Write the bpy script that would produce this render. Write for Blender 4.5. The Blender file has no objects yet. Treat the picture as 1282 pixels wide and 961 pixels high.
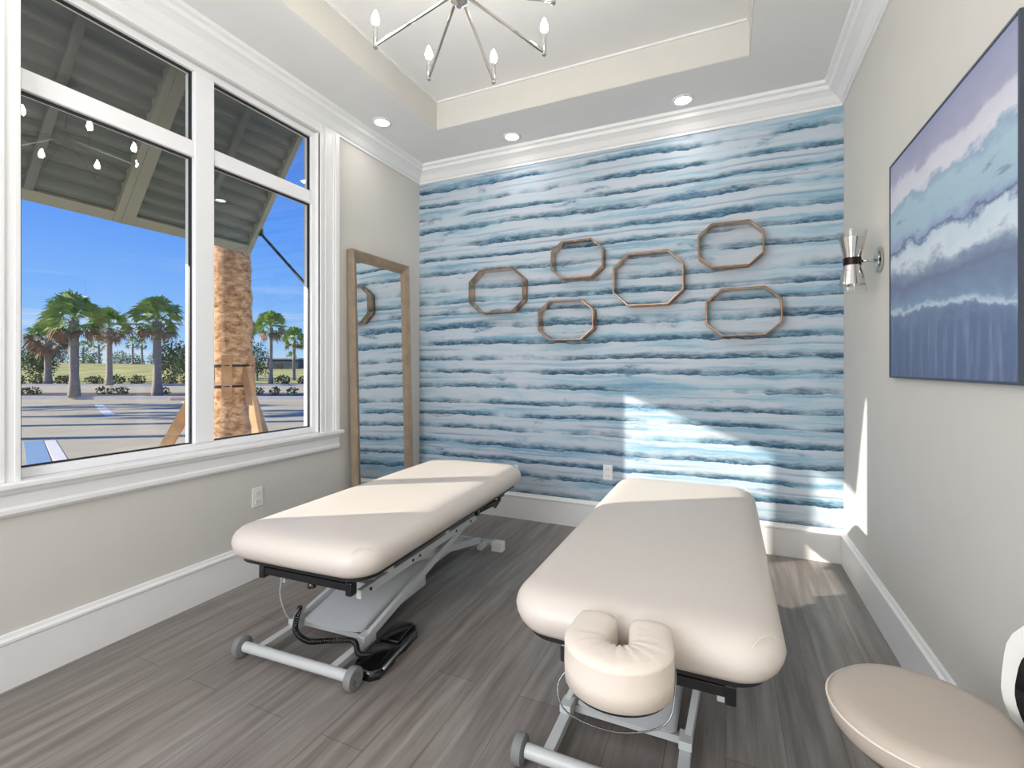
import bpy, bmesh, math, random
from mathutils import Vector, Matrix, noise
PI = math.pi
scn = bpy.context.scene
COL = scn.collection

# ------------------------------------------------------------------ camera
F = 597.0; HY = 460.0; CX = 641.0; EYE = 1.25
YAW = math.atan(267.0 / 597.0)
cd = bpy.data.cameras.new('camera'); cam = bpy.data.objects.new('camera', cd); COL.objects.link(cam)
cam.location = (0, 0, EYE); cam.rotation_euler = (PI/2, 0, YAW)
cd.sensor_fit = 'HORIZONTAL'; cd.sensor_width = 36; cd.lens = 36 * F / 1282
cd.shift_x = 0.0; cd.shift_y = (HY - 480.5) / 1282
cd.clip_start = 0.02; cd.clip_end = 600
scn.camera = cam
scn.view_settings.view_transform = 'Standard'; scn.view_settings.look = 'None'
scn.view_settings.gamma = 1; scn.view_settings.use_curve_mapping = False
scn.view_settings.exposure = 0.14

def lin(c):
    return tuple(((v/255)/12.92 if v/255 <= 0.04045 else ((v/255+0.055)/1.055)**2.4) for v in c) + (1,)

# ------------------------------------------------------------------ world sky
w = bpy.data.worlds.new('sky'); scn.world = w; w.use_nodes = True
wn = w.node_tree; wn.nodes.clear()
def N(t, ty, **k):
    n = t.nodes.new(ty)
    for a, b in k.items(): setattr(n, a, b)
    return n
tc = N(wn, 'ShaderNodeTexCoord'); sep = N(wn, 'ShaderNodeSeparateXYZ'); wn.links.new(tc.outputs['Generated'], sep.inputs[0])
rmp = N(wn, 'ShaderNodeValToRGB'); wn.links.new(sep.outputs[2], rmp.inputs[0])
def ramp(r, stops):
    el = r.color_ramp.elements
    while len(el) > 1: el.remove(el[-1])
    el[0].position = stops[0][0]; el[0].color = stops[0][1]
    for p, c in stops[1:]:
        e = el.new(p); e.color = c
ramp(rmp, [(0, lin((188, 216, 242))), (0.05, lin((154, 198, 246))), (0.12, lin((126, 180, 250))), (0.24, lin((92, 154, 246))), (0.5, lin((50, 105, 205))), (1, lin((40, 85, 180)))])
mp = N(wn, 'ShaderNodeMapping'); mp.inputs['Scale'].default_value = (2.2, 2.2, 26); wn.links.new(tc.outputs['Generated'], mp.inputs[0])
nz = N(wn, 'ShaderNodeTexNoise'); nz.inputs['Scale'].default_value = 1.6; nz.inputs['Detail'].default_value = 6; wn.links.new(mp.outputs[0], nz.inputs[0])
cr = N(wn, 'ShaderNodeValToRGB'); ramp(cr, [(0.5, (0, 0, 0, 1)), (0.75, (.75, .75, .75, 1))]); wn.links.new(nz.outputs[0], cr.inputs[0])
mk = N(wn, 'ShaderNodeMapRange'); mk.inputs[1].default_value = 0.08; mk.inputs[2].default_value = 0.2; mk.inputs[3].default_value = 1; mk.inputs[4].default_value = 0.0
wn.links.new(sep.outputs[2], mk.inputs[0])
mu = N(wn, 'ShaderNodeMath', operation='MULTIPLY'); wn.links.new(cr.outputs[0], mu.inputs[0]); wn.links.new(mk.outputs[0], mu.inputs[1])
mx = N(wn, 'ShaderNodeMix', data_type='RGBA'); wn.links.new(mu.outputs[0], mx.inputs[0]); wn.links.new(rmp.outputs[0], mx.inputs[6]); mx.inputs[7].default_value = lin((225, 235, 248))
bg = N(wn, 'ShaderNodeBackground'); bg.inputs[1].default_value = 1.0; wn.links.new(mx.outputs[2], bg.inputs[0])
wo = N(wn, 'ShaderNodeOutputWorld'); wn.links.new(bg.outputs[0], wo.inputs[0])

# ------------------------------------------------------------------ sun and room light
SUN = Vector((1.54, 1.0, -0.597)).normalized()
sl = bpy.data.lights.new('sun', 'SUN'); sl.energy = 8.0; sl.angle = math.radians(0.6); sl.color = (1, .93, .82)
so = bpy.data.objects.new('sun', sl); COL.objects.link(so); so.rotation_euler = SUN.to_track_quat('-Z', 'Y').to_euler(); so.location = (-6, -6, 8)
def area(name, loc, direction, sx, sy, power, color=(1, 1, 1)):
    l = bpy.data.lights.new(name, 'AREA'); l.shape = 'RECTANGLE'; l.size = sx; l.size_y = sy; l.energy = power; l.color = color
    o = bpy.data.objects.new(name, l); COL.objects.link(o); o.location = loc
    o.rotation_euler = Vector(direction).to_track_quat('-Z', 'Z').to_euler(); return o
area('added_room_fill', (-1.35, -1.42, 1.7), (.55, 1, .22), 2.0, 2.0, 96, (1, .995, .985))  # fill lamp added behind the camera to brighten the room
BULB = 84.0; DOWN = .7

XL, XR, YB, YN = -2.556, 0.69, 3.64, -1.5
ZC, ZT, ZW = 3.05, 3.26, 2.92
ZG = -0.15

# ------------------------------------------------------------------ materials
MATS = {}
def newmat(name):
    m = bpy.data.materials.new(name); m.use_nodes = True
    t = m.node_tree; b = t.nodes['Principled BSDF']; MATS[name] = m
    return m, t, b
def simple(name, rgb, rough=.5, metal=0., var=0.03, nscale=6., bump=0., bscale=200., coat=0., sheen=0.):
    m, t, b = newmat(name)
    b.inputs['Roughness'].default_value = rough; b.inputs['Metallic'].default_value = metal
    if coat: b.inputs['Coat Weight'].default_value = coat
    if sheen: b.inputs['Sheen Weight'].default_value = sheen
    c = N(t, 'ShaderNodeTexCoord'); n = N(t, 'ShaderNodeTexNoise'); n.inputs['Scale'].default_value = nscale; n.inputs['Detail'].default_value = 4
    t.links.new(c.outputs['Object'], n.inputs[0])
    r = N(t, 'ShaderNodeValToRGB'); base = lin(rgb)
    ramp(r, [(.3, tuple(v*(1-var) for v in base[:3]) + (1,)), (.7, tuple(min(1, v*(1+var)) for v in base[:3]) + (1,))])
    t.links.new(n.outputs[0], r.inputs[0]); t.links.new(r.outputs[0], b.inputs['Base Color'])
    if bump:
        n2 = N(t, 'ShaderNodeTexNoise'); n2.inputs['Scale'].default_value = bscale; t.links.new(c.outputs['Object'], n2.inputs[0])
        bp = N(t, 'ShaderNodeBump'); bp.inputs['Strength'].default_value = bump; bp.inputs['Distance'].default_value = .01
        t.links.new(n2.outputs[0], bp.inputs['Height']); t.links.new(bp.outputs[0], b.inputs['Normal'])
    return m
def emis(name, rgb, s):
    m, t, b = newmat(name); b.inputs['Base Color'].default_value = lin(rgb); b.inputs['Emission Color'].default_value = lin(rgb); b.inputs['Emission Strength'].default_value = s
    return m
WALL = simple('wall_paint_greige', (211, 208, 202), .75, var=.012, bump=.05, bscale=300)
CEIL = simple('ceiling_paint_white', (232, 232, 231), .8, var=.008)
TRAYM = simple('tray_paint_greige', (210, 207, 201), .8, var=.01)
TRIM = simple('trim_paint_white', (236, 236, 236), .35, var=.008)
FRAMEW = simple('window_frame_white', (238, 238, 240), .3, var=.006)
GASK = simple('window_gasket_black', (22, 24, 22), .5)
VINYL = simple('cream_vinyl', (212, 203, 195), .42, var=.012, nscale=3, bump=.04, bscale=500)
VINYLS = simple('beige_seat_vinyl_shaded', (182, 170, 159), .5, var=.01)  # beige with the seat's shading darkened into the colour
VINYLC = simple('cream_cotton_cover', (222, 211, 200), .7, var=.015, nscale=8, bump=.1, bscale=90)
BLACKM = simple('black_metal', (22, 22, 24), .4)
BLACKP = simple('black_plastic', (16, 16, 18), .22, coat=.4)
GREYM = simple('light_grey_enamel', (196, 199, 200), .35, var=.01)
HOUSM = simple('grey_sheet_metal', (190, 193, 197), .38, var=.02)
STEEL = simple('steel', (150, 152, 155), .25, 1.)
CHROME = simple('polished_chrome', (215, 212, 208), .12, 1., var=.01)
RUBB = simple('grey_rubber', (125, 128, 128), .6)
PLWHITE = simple('white_plastic', (238, 236, 232), .35)
DARK = simple('dark_slot', (40, 40, 40), .6)
BRONZE = simple('dark_bronze', (48, 34, 34), .35, .7)
GOLD = simple('antique_champagne_metal', (200, 174, 148), .24, .9, var=.18, nscale=25)
GOLDD = simple('aged_bronze_edge', (134, 104, 80), .42, .6, var=.2, nscale=25)
SHUT = simple('olive_grey_aluminium', (92, 98, 90), .45, var=.03)
SHUTF = simple('olive_frame_aluminium', (138, 138, 120), .45, var=.03)
MIRW = simple('driftwood_mirror_frame', (150, 132, 112), .5, var=.14, nscale=14, bump=.3, bscale=120)
PFRAME = simple('slate_picture_frame', (62, 70, 84), .4)
BULBM = emis('warm_bulb', (255, 248, 236), BULB)
LAMPM = emis('lit_lens', (255, 250, 240), 12.)
SCONM = emis('sconce_bulb', (255, 240, 215), 14.)

def glass(name, f0=0.06):
    m = bpy.data.materials.new(name); m.use_nodes = True; t = m.node_tree; t.nodes.clear()
    tr = N(t, 'ShaderNodeBsdfTransparent'); tr.inputs[0].default_value = (.97, .98, .975, 1)
    gl = N(t, 'ShaderNodeBsdfGlossy'); gl.inputs['Roughness'].default_value = 0.0
    fr = N(t, 'ShaderNodeFresnel'); ge = N(t, 'ShaderNodeNewGeometry'); io = N(t, 'ShaderNodeMapRange'); io.inputs[3].default_value = 1.45; io.inputs[4].default_value = 1/1.45; t.links.new(ge.outputs['Backfacing'], io.inputs[0]); t.links.new(io.outputs[0], fr.inputs[0])
    mxx = N(t, 'ShaderNodeMixShader'); o = N(t, 'ShaderNodeOutputMaterial')
    t.links.new(fr.outputs[0], mxx.inputs[0]); t.links.new(tr.outputs[0], mxx.inputs[1]); t.links.new(gl.outputs[0], mxx.inputs[2]); t.links.new(mxx.outputs[0], o.inputs[0])
    return m
GLASS = glass('clear_glass')
m, t, b = newmat('mirror_silver'); b.inputs['Metallic'].default_value = 1; b.inputs['Roughness'].default_value = .01; b.inputs['Base Color'].default_value = (.86, .88, .88, 1); MIRROR = m

# math node shorthand
class G:
    def __init__(s, t): s.t = t
    def v(s, x, inp):
        if isinstance(x, (int, float)): inp.default_value = x
        else: s.t.links.new(x, inp)
    def m(s, op, a, b=0.0, c=None):
        n = N(s.t, 'ShaderNodeMath', operation=op); s.v(a, n.inputs[0]); s.v(b, n.inputs[1])
        if c is not None: s.v(c, n.inputs[2])
        return n.outputs[0]
    def comb(s, x, y, z):
        n = N(s.t, 'ShaderNodeCombineXYZ'); s.v(x, n.inputs[0]); s.v(y, n.inputs[1]); s.v(z, n.inputs[2]); return n.outputs[0]
    def noise(s, vec, scale=1., detail=4., rough=.5):
        n = N(s.t, 'ShaderNodeTexNoise'); s.t.links.new(vec, n.inputs[0]); n.inputs['Scale'].default_value = scale; n.inputs['Detail'].default_value = detail; n.inputs['Roughness'].default_value = rough; return n.outputs[0]
    def ramp(s, f, stops):
        n = N(s.t, 'ShaderNodeValToRGB'); ramp(n, stops); s.v(f, n.inputs[0]); return n.outputs[0]
    def mr(s, f, a, b, c=0., d=1., smooth=True):
        n = N(s.t, 'ShaderNodeMapRange'); n.interpolation_type = 'SMOOTHSTEP' if smooth else 'LINEAR'
        s.v(f, n.inputs[0]); n.inputs[1].default_value = a; n.inputs[2].default_value = b; n.inputs[3].default_value = c; n.inputs[4].default_value = d; return n.outputs[0]
    def mix(s, f, a, b):
        n = N(s.t, 'ShaderNodeMix', data_type='RGBA'); s.v(f, n.inputs[0])
        for q, i in ((a, 6), (b, 7)):
            if isinstance(q, tuple): n.inputs[i].default_value = q
            else: s.t.links.new(q, n.inputs[i])
        return n.outputs[2]

# wallpaper: watercolour stripes
m, t, b = newmat('watercolour_wallpaper'); WP = m; g = G(t)
c = N(t, 'ShaderNodeTexCoord'); sp = N(t, 'ShaderNodeSeparateXYZ'); t.links.new(c.outputs['Object'], sp.inputs[0]); X, Z = sp.outputs[0], sp.outputs[2]
# pattern drops repeat every 0.62 m, as the printed roll does
zr = g.m('MODULO', g.m('ADD', Z, 0.18), 0.62)
zs = g.m('SUBTRACT', zr, g.m('MULTIPLY', g.mr(zr, .50, .62), .0))
wv = g.m('MULTIPLY', g.m('SUBTRACT', g.noise(g.comb(g.m('MULTIPLY', X, 1.3), 0, g.m('MULTIPLY', Z, 3.)), 1., 5, .55), .5), .075)
wf = g.m('MULTIPLY', g.m('SUBTRACT', g.noise(g.comb(g.m('MULTIPLY', X, 7), 0, g.m('MULTIPLY', Z, 16)), 1., 6, .65), .5), .05)
zq = g.m('MULTIPLY', g.m('SUBTRACT', g.noise(g.comb(0, 5, g.m('MULTIPLY', Z, 3.4)), 1., 2, .5), .5), .16)
zz = g.m('ADD', g.m('ADD', g.m('ADD', Z, zq), wv), wf)
fr = g.m('FRACT', g.m('DIVIDE', g.m('ADD', zz, 5), .124))
line_id = g.m('FLOOR', g.m('DIVIDE', g.m('ADD', zz, 5), .124))
# sharp dark bottom edge fading upward
edge = g.m('MULTIPLY', g.mr(fr, .0, .05), g.mr(fr, .10, .50, 1., 0.))
mask = g.noise(g.comb(g.m('MULTIPLY', X, 1.25), g.m('MULTIPLY', line_id, 3.7), 0), 1.2, 4, .6)
mask = g.mr(mask, .34, .56)
blot = g.noise(g.comb(g.m('MULTIPLY', X, 13), 3, g.m('MULTIPLY', Z, 52)), 1., 6, .7)
blot = g.mr(blot, .40, .56)
dark = g.m('MULTIPLY', g.m('MULTIPLY', edge, mask), g.m('ADD', g.m('MULTIPLY', blot, .75), .25))
thin = g.m('MULTIPLY', g.mr(fr, .0, .03), g.mr(fr, .04, .11, 1., 0.))
fr2 = g.m('FRACT', g.m('DIVIDE', g.m('ADD', g.m('ADD', Z, g.m('MULTIPLY', wv, .7)), 5.05), .062))
thin2 = g.m('MULTIPLY', g.mr(fr2, .0, .08), g.mr(fr2, .1, .4, 1., 0.))
mask2 = g.mr(g.noise(g.comb(g.m('MULTIPLY', X, .9), 8, g.m('MULTIPLY', Z, 8)), 1.3, 3), .45, .65)
basen = g.noise(g.comb(g.m('MULTIPLY', X, .7), 1, g.m('MULTIPLY', zz, 13)), 1., 5, .6)
basec = g.ramp(basen, [(.28, lin((108, 148, 176))), (.39, lin((142, 176, 196))), (.46, lin((176, 194, 206))), (.53, lin((192, 197, 207))), (.60, lin((162, 190, 204))), (.70, lin((124, 162, 186)))])
c1 = g.mix(g.m('MULTIPLY', g.m('MULTIPLY', thin2, mask2), .7), basec, lin((104, 138, 166)))
c2 = g.mix(g.m('MULTIPLY', g.m('MULTIPLY', edge, mask), .72), c1, lin((88, 136, 160)))
c3 = g.mix(g.m('MULTIPLY', g.m('MULTIPLY', thin, mask), .9), c2, lin((44, 90, 118)))
c4 = g.mix(dark, c3, lin((28, 72, 100)))
lump = g.mr(g.noise(g.comb(g.m('MULTIPLY', X, 2.4), 11, g.m('MULTIPLY', zz, 10)), 1., 3, .5), .60, .70)
fine = g.mr(g.noise(g.comb(g.m('MULTIPLY', X, 20), 6, g.m('MULTIPLY', Z, 60)), 1., 6, .75), .44, .60)
c4 = g.mix(g.m('MULTIPLY', lump, .45), c4, lin((110, 152, 180)))
c4 = g.mix(g.m('MULTIPLY', g.m('MULTIPLY', lump, fine), .75), c4, lin((40, 82, 120)))
t.links.new(c4, b.inputs['Base Color']); b.inputs['Roughness'].default_value = .6

# floor planks
m, t, b = newmat('grey_oak_planks'); FLOORM = m; g = G(t)
c = N(t, 'ShaderNodeTexCoord'); mpn = N(t, 'ShaderNodeMapping'); mpn.inputs['Rotation'].default_value = (0, 0, PI/2); t.links.new(c.outputs['Object'], mpn.inputs[0])
br = N(t, 'ShaderNodeTexBrick'); t.links.new(mpn.outputs[0], br.inputs[0]); br.offset = .37; br.inputs['Scale'].default_value = 1
br.inputs['Brick Width'].default_value = 1.22; br.inputs['Row Height'].default_value = .18; br.inputs['Mortar Size'].default_value = .0012; br.inputs['Mortar Smooth'].default_value = .1
br.inputs['Color1'].default_value = lin((160, 156, 153)); br.inputs['Color2'].default_value = lin((146, 141, 138)); br.inputs['Mortar'].default_value = lin((104, 98, 94))
sp = N(t, 'ShaderNodeSeparateXYZ'); t.links.new(c.outputs['Object'], sp.inputs[0])
gr = g.noise(g.comb(g.m('MULTIPLY', sp.outputs[0], 26), g.m('MULTIPLY', sp.outputs[1], 1.6), 0), 1., 8, .62)
gc = g.ramp(gr, [(.3, lin((150, 138, 132))), (.5, lin((205, 198, 194))), (.7, lin((252, 249, 248)))])
mm = N(t, 'ShaderNodeMix', data_type='RGBA', blend_type='MULTIPLY'); mm.inputs[0].default_value = .8; t.links.new(br.outputs[0], mm.inputs[6]); t.links.new(gc, mm.inputs[7])
t.links.new(mm.outputs[2], b.inputs['Base Color']); b.inputs['Roughness'].default_value = .36; b.inputs['Specular IOR Level'].default_value = .5
bp = N(t, 'ShaderNodeBump'); bp.inputs['Strength'].default_value = .12; bp.inputs['Distance'].default_value = .004; t.links.new(gr, bp.inputs['Height']); t.links.new(bp.outputs[0], b.inputs['Normal'])

# painting canvas (object local: y along the wall, z up); u 0 far .. 1 near, v 0 bottom .. 1 top
m, t, b = newmat('abstract_seascape_paint'); PAINT = m; g = G(t)
c = N(t, 'ShaderNodeTexCoord'); sp = N(t, 'ShaderNodeSeparateXYZ'); t.links.new(c.outputs['Object'], sp.inputs[0])
U = g.m('DIVIDE', g.m('SUBTRACT', 2.635, sp.outputs[1]), 1.0); V = g.m('DIVIDE', g.m('SUBTRACT', sp.outputs[2], 1.21), .92)
n1 = g.m('SUBTRACT', g.noise(g.comb(g.m('MULTIPLY', U, 3.4), 0, g.m('MULTIPLY', V, 6)), 1., 5, .62), .5)
n2 = g.m('SUBTRACT', g.noise(g.comb(g.m('MULTIPLY', U, 9), 4, g.m('MULTIPLY', V, 18)), 1., 5, .6), .5)
vv = g.m('ADD', g.m('ADD', V, g.m('MULTIPLY', n1, .22)), g.m('MULTIPLY', n2, .09))
vv = g.m('ADD', vv, g.m('MULTIPLY', g.m('SUBTRACT', U, .5), .06))
vv = g.m('ADD', vv, 0.0)
pc = g.ramp(vv, [(0, lin((86, 104, 138))), (.20, lin((98, 116, 150))), (.25, lin((118, 136, 166))), (.27, lin((190, 206, 222))), (.30, lin((128, 152, 182))),
                 (.40, lin((112, 124, 154))), (.45, lin((134, 152, 178))), (.49, lin((212, 222, 232))), (.54, lin((196, 214, 226))), (.565, lin((96, 112, 150))), (.58, lin((146, 162, 196))), (.62, lin((164, 190, 208))),
                 (.72, lin((168, 196, 210))), (.755, lin((150, 172, 198))), (.78, lin((216, 216, 226))), (.86, lin((208, 206, 220))), (.89, lin((168, 168, 194))), (1.0, lin((150, 154, 186)))])
streak = g.noise(g.comb(g.m('MULTIPLY', U, 22), 2, g.m('MULTIPLY', V, 2.2)), 1., 4, .6)
low = g.m('MULTIPLY', g.mr(vv, .16, .26, 1., 0.), g.mr(streak, .45, .68))
pc2 = g.mix(g.m('MULTIPLY', low, .55), pc, lin((150, 156, 190)))
sp2 = g.mr(g.noise(g.comb(g.m('MULTIPLY', U, 5), 9, g.m('MULTIPLY', V, 22)), 1., 4, .6), .60, .70)
midm = g.m('MULTIPLY', g.mr(V, .35, .45), g.mr(V, .68, .76, 1., 0.))
pc3 = g.mix(g.m('MULTIPLY', g.m('MULTIPLY', sp2, midm), .55), pc2, lin((92, 104, 140)))
t.links.new(pc3, b.inputs['Base Color']); b.inputs['Roughness'].default_value = .55

# exterior
ASPH = simple('asphalt_grey', (200, 187, 154), .9, var=.10, nscale=1.2, bump=.2, bscale=60)
CONC = simple('concrete_pale', (196, 196, 196), .9, var=.05, nscale=2)
MULCH = simple('mulch_brown', (96, 78, 66), .95, var=.3, nscale=5)
PWHITE = simple('road_paint_white', (246, 240, 226), .8, var=.03)
PBLUE = simple('road_paint_blue', (134, 170, 198), .8, var=.05)
GRASS = simple('meadow_grass', (188, 182, 102), .95, var=.28, nscale=.35)
GRASSP = simple('light_grass_tuft', (178, 190, 96), .8, var=.15)
PALMG = simple('palm_leaf_green', (152, 178, 88), .55, var=.3, nscale=2.2)
PALMB = simple('palm_leaf_dry', (160, 130, 96), .8, var=.25, nscale=3)
LEAFD = simple('leaf_dark_green', (84, 104, 58), .7, var=.35, nscale=1.3)
LEAFM = simple('leaf_mid_green', (118, 140, 72), .7, var=.3, nscale=1.3)
BARKG = simple('grey_bark', (160, 148, 134), .9, var=.2, nscale=9, bump=.5, bscale=30)
WOODB = simple('raw_timber', (198, 152, 106), .75, var=.16, nscale=9)
FARB = simple('far_building_slate', (70, 78, 88), .8)
m, t, b = newmat('palm_trunk_husk'); HUSK = m; g = G(t)
c = N(t, 'ShaderNodeTexCoord'); sp = N(t, 'ShaderNodeSeparateXYZ'); t.links.new(c.outputs['Object'], sp.inputs[0])
nn = g.noise(g.comb(g.m('MULTIPLY', sp.outputs[0], 13), g.m('MULTIPLY', sp.outputs[1], 13), g.m('MULTIPLY', sp.outputs[2], 24)), 1., 7, .7)
hc = g.ramp(nn, [(.32, lin((120, 84, 58))), (.45, lin((186, 138, 96))), (.58, lin((224, 184, 138))), (.72, lin((238, 210, 170)))])
t.links.new(hc, b.inputs['Base Color']); b.inputs['Roughness'].default_value = .9
bp = N(t, 'ShaderNodeBump'); bp.inputs['Strength'].default_value = .8; bp.inputs['Distance'].default_value = .03; t.links.new(nn, bp.inputs['Height']); t.links.new(bp.outputs[0], b.inputs['Normal'])

# ------------------------------------------------------------------ mesh helpers
class MB:
    def __init__(s): s.bm = bmesh.new()
    def box(s, x0, x1, y0, y1, z0, z1, bev=0, M=None, seg=2):
        vs = [s.bm.verts.new((x, y, z)) for x in (x0, x1) for y in (y0, y1) for z in (z0, z1)]
        fs = [s.bm.faces.new([vs[i] for i in q]) for q in ((0, 1, 3, 2), (4, 6, 7, 5), (0, 4, 5, 1), (2, 3, 7, 6), (0, 2, 6, 4), (1, 5, 7, 3))]
        if bev:
            es = list({e for f in fs for e in f.edges})
            r = bmesh.ops.bevel(s.bm, geom=es, offset=bev, segments=seg, profile=.5, affect='EDGES', clamp_overlap=True)
            vs = list({v for f in r['faces'] for v in f.verts} | {v for v in vs if v.is_valid})
        if M is not None: bmesh.ops.transform(s.bm, matrix=M, verts=vs)
        return vs
    def bar(s, a, b, w, h, up=(0, 0, 1), bev=0):
        a, b = Vector(a), Vector(b); d = b - a; L = d.length; d.normalize(); up = Vector(up)
        side = d.cross(up).normalized(); u2 = side.cross(d).normalized()
        M = Matrix((side, d, u2)).transposed().to_4x4(); M.translation = (a + b) / 2
        s.box(-w/2, w/2, -L/2, L/2, -h/2, h/2, bev, M)
    def tube(s, pts, r, seg=12, cap=True, closed=False):
        pts = [Vector(p) for p in pts]; n = len(pts); rings = []
        rr = r if isinstance(r, (list, tuple)) else [r] * n
        prev = None
        for i, p in enumerate(pts):
            if closed: d = (pts[(i+1) % n] - pts[i-1]).normalized()
            else: d = (pts[min(i+1, n-1)] - pts[max(i-1, 0)]).normalized()
            if prev is None:
                a = Vector((0, 0, 1)) if abs(d.z) < .9 else Vector((1, 0, 0)); u = d.cross(a).normalized()
            else: u = (prev - d * prev.dot(d)).normalized()
            prev = u; v = d.cross(u)
            rings.append([s.bm.verts.new(p + (u * math.cos(2*PI*k/seg) + v * math.sin(2*PI*k/seg)) * rr[i]) for k in range(seg)])
        for i in range(n if closed else n-1):
            a, b2 = rings[i], rings[(i+1) % n]
            for k in range(seg): s.bm.faces.new((a[k], a[(k+1) % seg], b2[(k+1) % seg], b2[k]))
        if cap and not closed:
            s.bm.faces.new(rings[0][::-1]); s.bm.faces.new(rings[-1])
    def lathe(s, prof, center, axis=(0, 0, 1), seg=28, cap=True):
        ax = Vector(axis).normalized(); a = Vector((0, 0, 1)) if abs(ax.z) < .9 else Vector((1, 0, 0)); u = ax.cross(a).normalized(); v = ax.cross(u); c = Vector(center)
        rings = [[s.bm.verts.new(c + ax*h + (u*math.cos(2*PI*k/seg) + v*math.sin(2*PI*k/seg))*max(r, 1e-4)) for k in range(seg)] for r, h in prof]
        for i in range(len(rings)-1):
            for k in range(seg): s.bm.faces.new((rings[i][k], rings[i][(k+1) % seg], rings[i+1][(k+1) % seg], rings[i+1][k]))
        if cap: s.bm.faces.new(rings[0][::-1]); s.bm.faces.new(rings[-1])
    def layers(s, fn, lay):
        """fn(inset) -> outline points; lay = (inset, z) bottom to top, capped"""
        rings = []
        for ins, z in lay: rings.append([s.bm.verts.new((x, y, z)) for x, y in fn(ins)])
        for i in range(len(rings)-1):
            n = len(rings[i])
            for k in range(n): s.bm.faces.new((rings[i][k], rings[i][(k+1) % n], rings[i+1][(k+1) % n], rings[i+1][k]))
        s.bm.faces.new(rings[0][::-1]); s.bm.faces.new(rings[-1])
    def prism(s, poly, axis, a, b, off=None):
        """poly of 2D points extruded along axis 'x','y' or 'z' from a to b"""
        def P(p, q): return {'x': (q, p[0], p[1]), 'y': (p[0], q, p[1]), 'z': (p[0], p[1], q)}[axis]
        A = [s.bm.verts.new(P(p, a)) for p in poly]; B = [s.bm.verts.new(P(p, b)) for p in poly]; n = len(poly)
        for k in range(n): s.bm.faces.new((A[k], A[(k+1) % n], B[(k+1) % n], B[k]))
        s.bm.faces.new(A[::-1]); s.bm.faces.new(B)
    def poly(s, pts): s.bm.faces.new([s.bm.verts.new(p) for p in pts])
    def build(s, name, mat, parent=None, smooth=False, kind=None, label=None, mat4=None):
        bmesh.ops.recalc_face_normals(s.bm, faces=s.bm.faces)
        if mat4 is not None: bmesh.ops.transform(s.bm, matrix=mat4, verts=s.bm.verts)
        me = bpy.data.meshes.new(name); s.bm.to_mesh(me); s.bm.free()
        me.materials.append(mat)
        o = bpy.data.objects.new(name, me); COL.objects.link(o)
        if smooth:
            for p in me.polygons: p.use_smooth = True
            if smooth == 'auto':
                es = me.edges
                try: me.set_sharp_from_angle(angle=math.radians(38))
                except Exception: pass
        if parent is not None: o.parent = parent
        if kind: o['kind'] = kind
        if label: o['label'] = label
        return o
def thing(name, label, cat, loc=(0, 0, 0), rz=0, group=None, kind=None):
    o = bpy.data.objects.new(name, None); COL.objects.link(o); o.location = loc; o.rotation_euler = (0, 0, rz); o.empty_display_size = .1
    if label: o['label'] = label
    if cat: o['category'] = cat
    if group: o['group'] = group
    if kind: o['kind'] = kind
    return o
def tag(o, label, cat, group=None, kind=None):
    o['label'] = label; o['category'] = cat
    if group: o['group'] = group
    if kind: o['kind'] = kind
    return o
def copy_tree(o, parent=None):
    c = o.copy(); COL.objects.link(c); c.parent = parent
    for ch in list(o.children): copy_tree(ch, c)
    return c
def S(name, mb, mat, **k): return mb.build(name, mat, kind='structure', **k)
def rrect(w, l, r, n=8, bow=0.0):
    """outline function of a rounded rectangle, inset"""
    def fn(ins):
        hw, hl, rr = w/2-ins, l/2-ins, max(r-ins, .01); out = []
        for cx, cy, a0 in ((hw-rr, hl-rr, 0), (-hw+rr, hl-rr, PI/2), (-hw+rr, -hl+rr, PI), (hw-rr, -hl+rr, 1.5*PI)):
            for k in range(n+1):
                a = a0 + PI/2*k/n; x = cx + rr*math.cos(a); y = cy + rr*math.sin(a)
                y *= 1 + bow*(1-(x/hw)**2); out.append((x, y))
            # extra points along the following straight side, so bowing reads
            nx = {0: ((hw-rr, hl), (-hw+rr, hl)), PI/2: None, PI: ((-hw+rr, -hl), (hw-rr, -hl)), 1.5*PI: None}[a0]
            if nx:
                for k in range(1, 8):
                    x = nx[0][0] + (nx[1][0]-nx[0][0])*k/8; out.append((x, nx[0][1]*(1+bow*(1-(x/hw)**2))))
        return out
    return fn

# ------------------------------------------------------------------ room shell
b_ = MB(); b_.box(XL-.1, XR+.15, YN-.1, YB+.1, -.15, 0); S('floor', b_, FLOORM)
# left wall with window opening
WY0, WY1, WZ0, WZ1 = .905, 2.45, .805, 2.865
XO = -2.69
b_ = MB(); b_.box(XO, XL, YN-.1, WY0, 0, 3.4); b_.box(XO, XL, WY1, YB+.1, 0, 3.4); b_.box(XO, XL, WY0, WY1, 0, WZ0); b_.box(XO, XL, WY0, WY1, WZ1, 3.4)
S('wall_left', b_, WALL)
b_ = MB(); b_.box(XL, XR, YB, YB+.12, 0, 3.4); S('wall_back', b_, WP)
b_ = MB(); b_.box(XR, XR+.12, YN-.1, YB+.12, 0, 3.4); S('wall_right', b_, WALL)
b_ = MB(); b_.box(XL, -2.38, YN-.12, YN, 0, 3.4); b_.box(-.32, XR, YN-.12, YN, 0, 3.4); b_.box(-2.38, -.32, YN-.12, YN, 0, .6); b_.box(-2.38, -.32, YN-.12, YN, 2.8, 3.4); S('wall_near', b_, WALL)
n2w = thing('added_fill_window', None, None, kind='structure', loc=(-1.35, YN, 0))  # unseen window, invented as a surround for the added fill lamp
b_ = MB()
for x in (-.99, 0, .99): b_.box(x-.04, x+.04, -.09, -.03, .6, 2.8)
b_.box(-1.03, 1.03, -.09, -.03, .6, .68); b_.box(-1.03, 1.03, -.09, -.03, 2.72, 2.8)
b_.build('window_frame', FRAMEW, n2w, kind='structure')
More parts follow.
